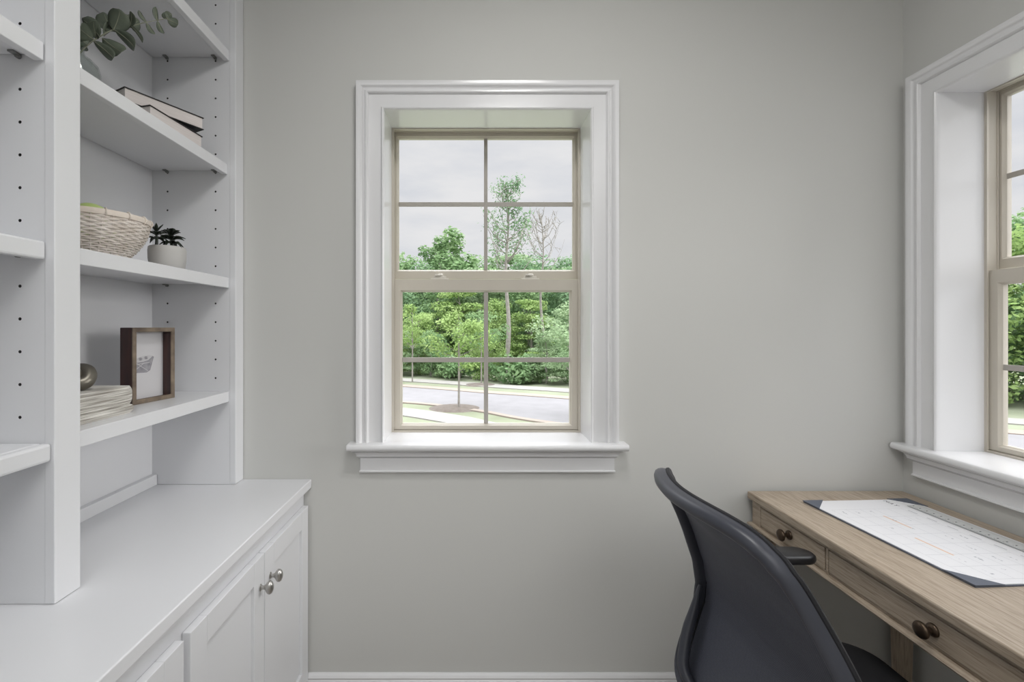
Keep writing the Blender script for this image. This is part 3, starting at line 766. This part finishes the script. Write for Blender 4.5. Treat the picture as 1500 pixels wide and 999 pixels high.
def leaf(base, tip, wd, roll, curl=.08):
    """blade from base to tip, width wd (m), rolled about its axis"""
    base = Vector(base); tip = Vector(tip); ax = tip-base; L = ax.length; ax.normalize()
    view = ((base+tip)/2-Vector((0,0,EYE))).normalized()
    sd = ax.cross(view).normalized(); nrm = sd.cross(ax).normalized()
    q = Matrix.Rotation(roll, 3, ax); sd = q @ sd; nrm = q @ nrm
    rows = []
    for i in range(11):
        t_ = i/10; w = wd*math.sqrt(max(0, math.sin(PI*min(1, t_*.94+.03))))*(.82+.36*t_)
        if t_ < .06: w = .0012
        if i == 10: w *= .35
        c = base+ax*L*t_+nrm*(curl*L*4*t_*(1-t_))
        rows.append([c+sd*w*u+nrm*(.25*w*abs(u)) for u in (-1,-.5,0,.5,1)])
    b = MB().sheet(rows, 0)
    rib = []
    for i in range(10):
        t_ = i/9*.92; c = base+ax*L*t_+nrm*(curl*L*4*t_*(1-t_)); rib.append(c)
    b.tube(rib, [.0010-.0007*i/9 for i in range(10)], 5, mi=1)
    return b
LV = [ # base px, tip px, depth base, depth tip, half width m, roll
 (137,58,1.13, 117,42,1.09,.019,.3), (146,54,1.14, 120,27,1.14,.017,-.5), (142,56,1.15, 137,30,1.12,.014,.7),
 (137,60,1.14, 166,85,1.12,.0115,.2), (150,56,1.15, 178,76,1.13,.0175,-.3), (165,46,1.17, 152,18,1.19,.020,.4),
 (166,44,1.17, 176,14,1.16,.021,-.4), (172,42,1.18, 190,24,1.20,.016,.3), (168,44,1.17, 197,70,1.15,.0135,.5),
 (152,52,1.16, 170,36,1.20,.012,.9), (190,38,1.20, 192,17,1.18,.010,-.9), (191,38,1.20, 204,30,1.23,.017,.2),
 (192,38,1.205, 209,62,1.19,.0055,.7), (188,39,1.20, 182,26,1.22,.012,.5),
 (215,33,1.235, 203,15,1.225,.006,.8), (215,33,1.235, 226,50,1.24,.0068,-.7),
 (231,31,1.255, 228,10,1.25,.0068,.7), (231,31,1.255, 239,49,1.255,.0068,-.6),
 (246,28,1.275, 240,18,1.27,.0085,.2), (245,28,1.275, 261,35,1.285,.011,-.3), (245,28,1.275, 251,20,1.285,.010,.5),
 (128,66,1.12, 108,48,1.10,.018,.3), (126,67,1.13, 104,62,1.15,.015,-.4)]
for (bx, by, bY, tx, ty, tY, w, ro) in LV:
    build('leaf', leaf(at(bx, by, bY), at(tx, ty, tY), w*1.15, ro), [M['euc'], M['vein']], eu, smooth=True, solid=.0005)

# ------------------------------------------------------------------ outdoors
GZ = -1.9
def ribbon(name, left, right, z, m, label, cat):
    L = catmull(left, 6); R = catmull(right, 6)
    vs = [(p[0], p[1], z) for p in L]+[(p[0], p[1], z) for p in R]; n = len(L)
    vs += [(p[0], p[1], z-.1) for p in vs]
    fs = [(i, i+1, n+i+1, n+i) for i in range(n-1)]
    fs += [(i, i+1, 2*n+i+1, 2*n+i) for i in range(n-1)]+[(n+i, n+i+1, 3*n+i+1, 3*n+i) for i in range(n-1)]
    return structure(name, MB().add(vs, fs), m, label, cat)
structure('lawn', MB().box(-60, 90, 1.9, 120, GZ-.3, GZ), M['grass'], 'green lawn and verges outside the windows', 'lawn')
far = np.array([(-22, 30.5), (-9, 26.8), (-3.6, 24.6), (.74, 22.2), (4.1, 20.5), (15.7, 14.0), (26, 7.8), (40, -2)])
near = np.array([(-22, 23.6), (-9, 21.3), (-2.9, 19.8), (.16, 17.9), (2.75, 15.5), (11, 10.2), (22, 3.6), (36, -6)])
nrm_ = []
for i in range(len(far)):
    t = far[min(i+1, len(far)-1)]-far[max(i-1, 0)]; t = t/np.linalg.norm(t); nrm_.append(np.array([-t[1], t[0]]))
nrm_ = np.array(nrm_)
ribbon('road', near, far, GZ+.02, M['asphalt'], 'pale grey asphalt street curving past the house', 'road')
ribbon('far_curb', far, far+nrm_*.75, GZ+.05, M['curb'], 'sandy kerb along the far side of the street', 'kerb')
ribbon('far_sidewalk', far+nrm_*2.1, far+nrm_*3.4, GZ+.04, M['concrete'], 'pale sidewalk beyond the street in front of the woods', 'sidewalk')
ribbon('near_curb', near-nrm_*.3, near, GZ+.05, M['curb'], 'sandy kerb along the near side of the street', 'kerb')
ribbon('near_sidewalk', near-nrm_*2.6, near-nrm_*1.35, GZ+.04, M['concrete'], 'pale sidewalk on the near side of the street', 'sidewalk')
def mulch(x, y, r, label, sx=1):
    return structure('mulch_bed', MB().lathe([(r, .0), (r*.8, .05), (r*.3, .09), (.05, .1)], 20, (x, y, GZ), sx=sx), M['mulch'], label, 'mulch bed')
mulch(-.70, 18.35, .95, 'brown mulch ring around the young street tree', 1.1)
mulch(.4, 25.6, .8, 'brown mulch ring beyond the far kerb', 1.2)

def leaves(mb, blobs, n, size, seed, flat=.8, shell=.55):
    r = np.random.RandomState(seed)
    vol = np.array([bl[3]*bl[4]*bl[5] for bl in blobs])**.67; pr_ = vol/vol.sum()
    idx = r.choice(len(blobs), n, p=pr_)
    B = np.array(blobs)[idx]
    d = r.normal(size=(n, 3)); d /= np.linalg.norm(d, axis=1)[:, None]
    rad = shell+(1-shell)*r.rand(n)**.6
    P = B[:, :3]+d*B[:, 3:6]*rad[:, None]
    nr = d*.7+r.normal(size=(n, 3))*.55+np.array([0, 0, flat]); nr /= np.linalg.norm(nr, axis=1)[:, None]
    a = np.cross(nr, r.normal(size=(n, 3))); a /= np.linalg.norm(a, axis=1)[:, None]; b_ = np.cross(nr, a)
    s = size*(.6+.8*r.rand(n))[:, None]
    V = np.stack([P-a*s, P-b_*s*.55+a*s*.1, P+a*s, P+b_*s*.55+a*s*.1], 1).reshape(-1, 3)
    base = len(mb.v); mb.v += [tuple(p) for p in V]
    mb.f += [(base+4*i, base+4*i+1, base+4*i+2, base+4*i+3) for i in range(n)]; mb.m += [0]*n
    return mb
def quick(name, mb, m, parent):
    me = bpy.data.meshes.new(name); me.from_pydata(mb.v, [], mb.f); me.materials.append(m)
    o = bpy.data.objects.new(name, me); C.objects.link(o); o.parent = parent; return o
def blobset(kind, seed):
    r = random.Random(seed); out = []
    if kind == 'round':      # broad crown of many lobes to the ground, unit height 8, radius 3
        for k in range(46):
            z = .6+7.0*r.random(); f = z/7.8; R = 3.0*math.sin(PI*min(.93, .18+f*.78))**.7
            a = 2*PI*r.random(); rr_ = R*(.35+.65*r.random()**.5); q = .62+.6*r.random()
            out.append((rr_*math.cos(a), rr_*math.sin(a), z, q*1.1, q*1.1, q*.8))
    elif kind == 'layered':  # horizontal tiers of foliage
        for k in range(60):
            z = .8+7.2*r.random(); R = 3.1*(1-(z/8.8)**1.6)**.7
            a = 2*PI*r.random(); rr_ = R*(.3+.7*r.random()**.5); q = .6+.5*r.random()
            out.append((rr_*math.cos(a), rr_*math.sin(a), z, q*1.35, q*1.35, q*.33))
    elif kind == 'spire':    # upright pointed leaders
        for k in range(54):
            a = 2*PI*r.random(); z = 1+8.2*r.random(); R = 2.6*(1-(z/9.9)**4)
            rr_ = R*r.random()**.6; q = .35+.45*r.random()
            out.append((rr_*math.cos(a), rr_*math.sin(a), z, q*.8, q*.8, q*1.5))
    elif kind == 'shrub':
        for k in range(20):
            a = 2*PI*r.random(); rr_ = 1.2*r.random()**.5; q = .4+.35*r.random()
            out.append((rr_*math.cos(a), rr_*math.sin(a), .25+1.3*r.random()*(1-rr_/2), q, q, q*.8))
    return out
def trunk(mb, H, r0, seed, n=7, br=True):
    r = random.Random(seed)
    pts = [(.12*math.sin(i*1.3+seed), .12*math.cos(i*1.7+seed), H*i/8) for i in range(9)]
    mb.tube(pts, [r0*(1-.7*i/8) for i in range(9)], 7)
    if br:
        for k in range(n):
            i = 3+int(5*r.random()); p = Vector(pts[i]); a = 2*PI*r.random(); L = H*.22*(1.2-i/10)
            mb.tube([p, p+Vector((math.cos(a)*L*.5, math.sin(a)*L*.5, L*.35)), p+Vector((math.cos(a)*L, math.sin(a)*L, L*.9))], [r0*.4, r0*.25, r0*.08], 5)
    return mb
PROTO = {}
def proto(key, kind, m, n, size, seed):
    root = thing('tree' if kind != 'shrub' else 'shrub', '-', 'tree' if kind != 'shrub' else 'shrub', (0, 0, 0))
    quick('crown', leaves(MB(), blobset(kind, seed), n, size, seed), M[m], root)
    if kind != 'shrub':
        t = trunk(MB(), 7.2, .16, seed); build('trunk', t, M['bark'], root, local=True, smooth=True)
    else:
        t = MB()
        for k in range(5): a = 2*PI*k/5; t.tube([(0,0,0), (.25*math.cos(a), .25*math.sin(a), .5), (.6*math.cos(a), .6*math.sin(a), 1.1)], [.03,.02,.01], 5)
        build('stem', t, M['bark'], root, local=True)
    PROTO[key] = [root, False]
proto('bright', 'layered', 'lf_bright', 8600, .125, 11)
proto('bright2', 'round', 'lf_bright', 8600, .125, 17)
proto('mid', 'round', 'lf_mid', 8600, .125, 23)
proto('pale', 'layered', 'lf_pale', 8600, .125, 29)
proto('dark', 'round', 'lf_dark', 8600, .125, 31)
proto('spire', 'spire', 'lf_mid', 8600, .125, 37)
proto('shrub', 'shrub', 'lf_mid', 1500, .12, 41)
proto('shrubd', 'shrub', 'lf_dark', 1500, .12, 43)
GEN = {'bright': 'yellow-green tree with foliage in flat tiers at the edge of the woods',
       'bright2': 'rounded yellow-green tree in the woods beyond the street',
       'mid': 'rounded mid-green tree in the woods beyond the street',
       'pale': 'pale green tree with foliage in flat tiers in the woods',
       'dark': 'rounded deep green tree standing back in the woods',
       'spire': 'mid-green tree with upright pointed leaders rising from the woods',
       'shrub': 'low mid-green shrub at the foot of the woods',
       'shrubd': 'low deep green shrub at the foot of the woods'}
def plant(key, x, y, s, label=None, rz=0, sz=1.0, z=GZ):
    p = PROTO[key]
    o = p[0] if not p[1] else copy_tree(p[0]); p[1] = True
    o.location = (x, y, z); o.scale = (s, s, s*sz); o.rotation_euler = (0, 0, rz)
    o['label'] = label or GEN[key]
    if label:
        if 'group' in o: del o['group']
    else: o['group'] = ('shrubs' if 'shrub' in key else key.rstrip('2')+' trees')+' of the woods beyond the street'
    return o
def dirx(px): return (px-693)/684
# marked trees seen through the middle window
def pp(key, px, Y, s, label=None, rz=0, sz=1.0): return plant(key, dirx(px)*Y, Y, s, label, rz, sz)
pp('spire', 645, 43, 1.75, 'pointed green tree rising above the woods in the left panes of the middle window', .4, .72)
pp('spire', 627, 44, 1.30, 'lower pointed green tree left of the highest pointed one in the middle window', 2.2, .89)
pp('spire', 665, 44, 1.35, 'lower pointed green tree right of the highest pointed one in the middle window', 3.9, .87)
pp('bright', 672, 34, .80, 'large yellow-green tiered tree behind the young street tree in the middle window', 1.1, .95)
pp('bright2', 612, 32, .50, 'small rounded yellow-green tree at the left edge of the middle window woods', .2)
pp('bright', 778, 32.5, .62, 'yellow-green tiered tree right of the tall bare trunk in the middle window', 2.4)
pp('bright2', 733, 33, .52, 'rounded yellow-green tree left of the tall bare trunk in the middle window', 2.0, 1.2)
pp('pale', 832, 27.5, .52, 'pale green tiered tree at the right edge of the middle window', .9)
rnd = random.Random(77)
keys = ['mid', 'dark', 'pale', 'mid', 'dark', 'bright2', 'mid']
def arc_row(R, a0, a1, step, smin, smax, keys_, jit=.8):
    a = a0; i = 0
    while a <= a1:
        rr_ = R+jit*2*(rnd.random()-.5); t = math.radians(a)
        plant(keys_[i % len(keys_)], rr_*math.sin(t), rr_*math.cos(t), smin+(smax-smin)*rnd.random(), None, 6.28*rnd.random())
        a += step*(.85+.3*rnd.random()); i += 1
arc_row(37, -15, 18, 5.0, .80, .95, ['mid', 'dark', 'mid', 'pale'])
arc_row(43, -16, 19, 4.4, 1.0, 1.18, ['pale', 'mid', 'dark'])
arc_row(50, -16, 19, 4.0, 1.22, 1.36, ['mid', 'pale', 'mid', 'dark'])
arc_row(30, 42, 60, 6.0, .85, 1.0, ['pale', 'bright2', 'mid'])
arc_row(36, 40, 62, 5.0, 1.0, 1.25, ['mid', 'pale'])
arc_row(38, 22, 38, 5.5, .9, 1.15, ['mid', 'bright2', 'pale'])
arc_row(34, 66, 84, 6.0, .9, 1.15, ['pale', 'mid'])
edge = catmull(far+nrm_*5.0, 8); acc = 99; last = np.array(edge[0]); i_ = 0
for p_ in edge:
    p_ = np.array(p_)
    if -11 < p_[0] < 8.5 and np.linalg.norm(p_-last) > 1.5:
        plant(['shrub', 'bright2', 'shrub', 'pale', 'mid'][i_ % 5], p_[0], p_[1]+.8*(rnd.random()-.5), {0: 1.0, 1: .34, 2: 1.15, 3: .36, 4: .36}[i_ % 5], None, 6.28*rnd.random())
        last = p_; i_ += 1
for p_ in PROTO.values():
    if not p_[1]:
        for c_ in list(p_[0].children): bpy.data.objects.remove(c_)
        bpy.data.objects.remove(p_[0])
# tall thin tree with sparse leaves, and a bare one
def sparse(px, Y, H, name, label, leafy, seed, r0):
    t = thing(name, label, 'tree', (dirx(px)*Y, Y, GZ))
    r = random.Random(seed); b = MB(); pts = [(.10*math.sin(i*.9+seed), .08*math.cos(i*1.3), H*i/12) for i in range(13)]
    b.tube(pts, [r0*(1-.86*i/12) for i in range(13)], 8)
    bl = []
    for k in range(34 if leafy else 30):
        f = .50+.47*r.random()**.8 if leafy else .62+.36*r.random()
        p = Vector((0, 0, H*f)); a = 2*PI*r.random(); L = H*.15*(1.22-f)*1.7*(.5+.7*r.random()); up = .95 if leafy else 1.15
        q = [p, p+Vector((math.cos(a)*L*.45, math.sin(a)*L*.45, L*.25*up)), p+Vector((math.cos(a)*L*.8, math.sin(a)*L*.8, L*.75*up)), p+Vector((math.cos(a)*L*.95, math.sin(a)*L*.95, L*1.15*up))]
        b.tube(q, [r0*.24, r0*.16, r0*.09, r0*.04], 5)
        for m_ in range(3 if leafy else 5):
            c = q[1].lerp(q[3], r.random()); e = c+Vector((r.uniform(-1,1), r.uniform(-1,1), r.uniform(.2,1.4)))*L*.3
            b.tube([c, c.lerp(e, .5)+Vector((0,0,.05)), e], [r0*.13, r0*.09, r0*.04], 4)
            bl.append((*e, .55, .55, .45))
    build('trunk', b, M['bark'], t, local=True, smooth=True)
    if leafy: quick('crown', leaves(MB(), bl, 2000, .085, seed, shell=.1), M['lf_dark'], t)
    return t
sparse(743, 30, 12.1, 'tree', 'tall thin tree with sparse leaves right of the centre bar of the middle window', True, 5, .18)
sparse(794, 31, 10.7, 'tree', 'bare leafless tree standing above the woods in the right panes of the middle window', False, 12, .13)
# young street trees
def sapling(px, py, H, label, seed, m='lf_bright'):
    Y = 2202/(py-478); t = thing('tree', label, 'tree', (dirx(px)*Y, Y, GZ))
    r = random.Random(seed)
    b = MB().tube([(0,0,0), (.01,0,H*.3), (0,.01,H*.6), (0,0,H*.95)], [.045,.038,.03,.008], 8); bl = []
    for k in range(18):
        f = .36+.55*r.random(); a = 2*PI*r.random(); L = H*.30*math.sin(PI*min(.95, (f-.30)/.72+.15))
        e = Vector((math.cos(a)*L, math.sin(a)*L, H*f+L*.45)); b.tube([(0,0,H*f), tuple((e*.55+Vector((0,0,H*f*.45)))), tuple(e)], [.014,.009,.004], 5)
        bl.append((*e, H*.10, H*.10, H*.065)); bl.append((*(e*.6+Vector((0,0,H*f*.42))), H*.09, H*.09, H*.06))
    build('trunk', b, M['bark'], t, local=True, smooth=True)
    quick('crown', leaves(MB(), bl, 2600, .06, seed, shell=.1), M[m], t)
    return t
sapling(672, 599, 3.9, 'young street tree in a mulch ring between sidewalk and street', 3)
sapling(836, 612, 4.2, 'young street tree at the right edge of the middle window', 8, 'lf_pale')
sapling(604, 560, 4.6, 'young thin tree beyond the street at the left edge of the middle window', 14)
sapling(705, 563, 4.4, 'young tree with a thin trunk beyond the street beside the centre bar', 19, 'lf_mid')
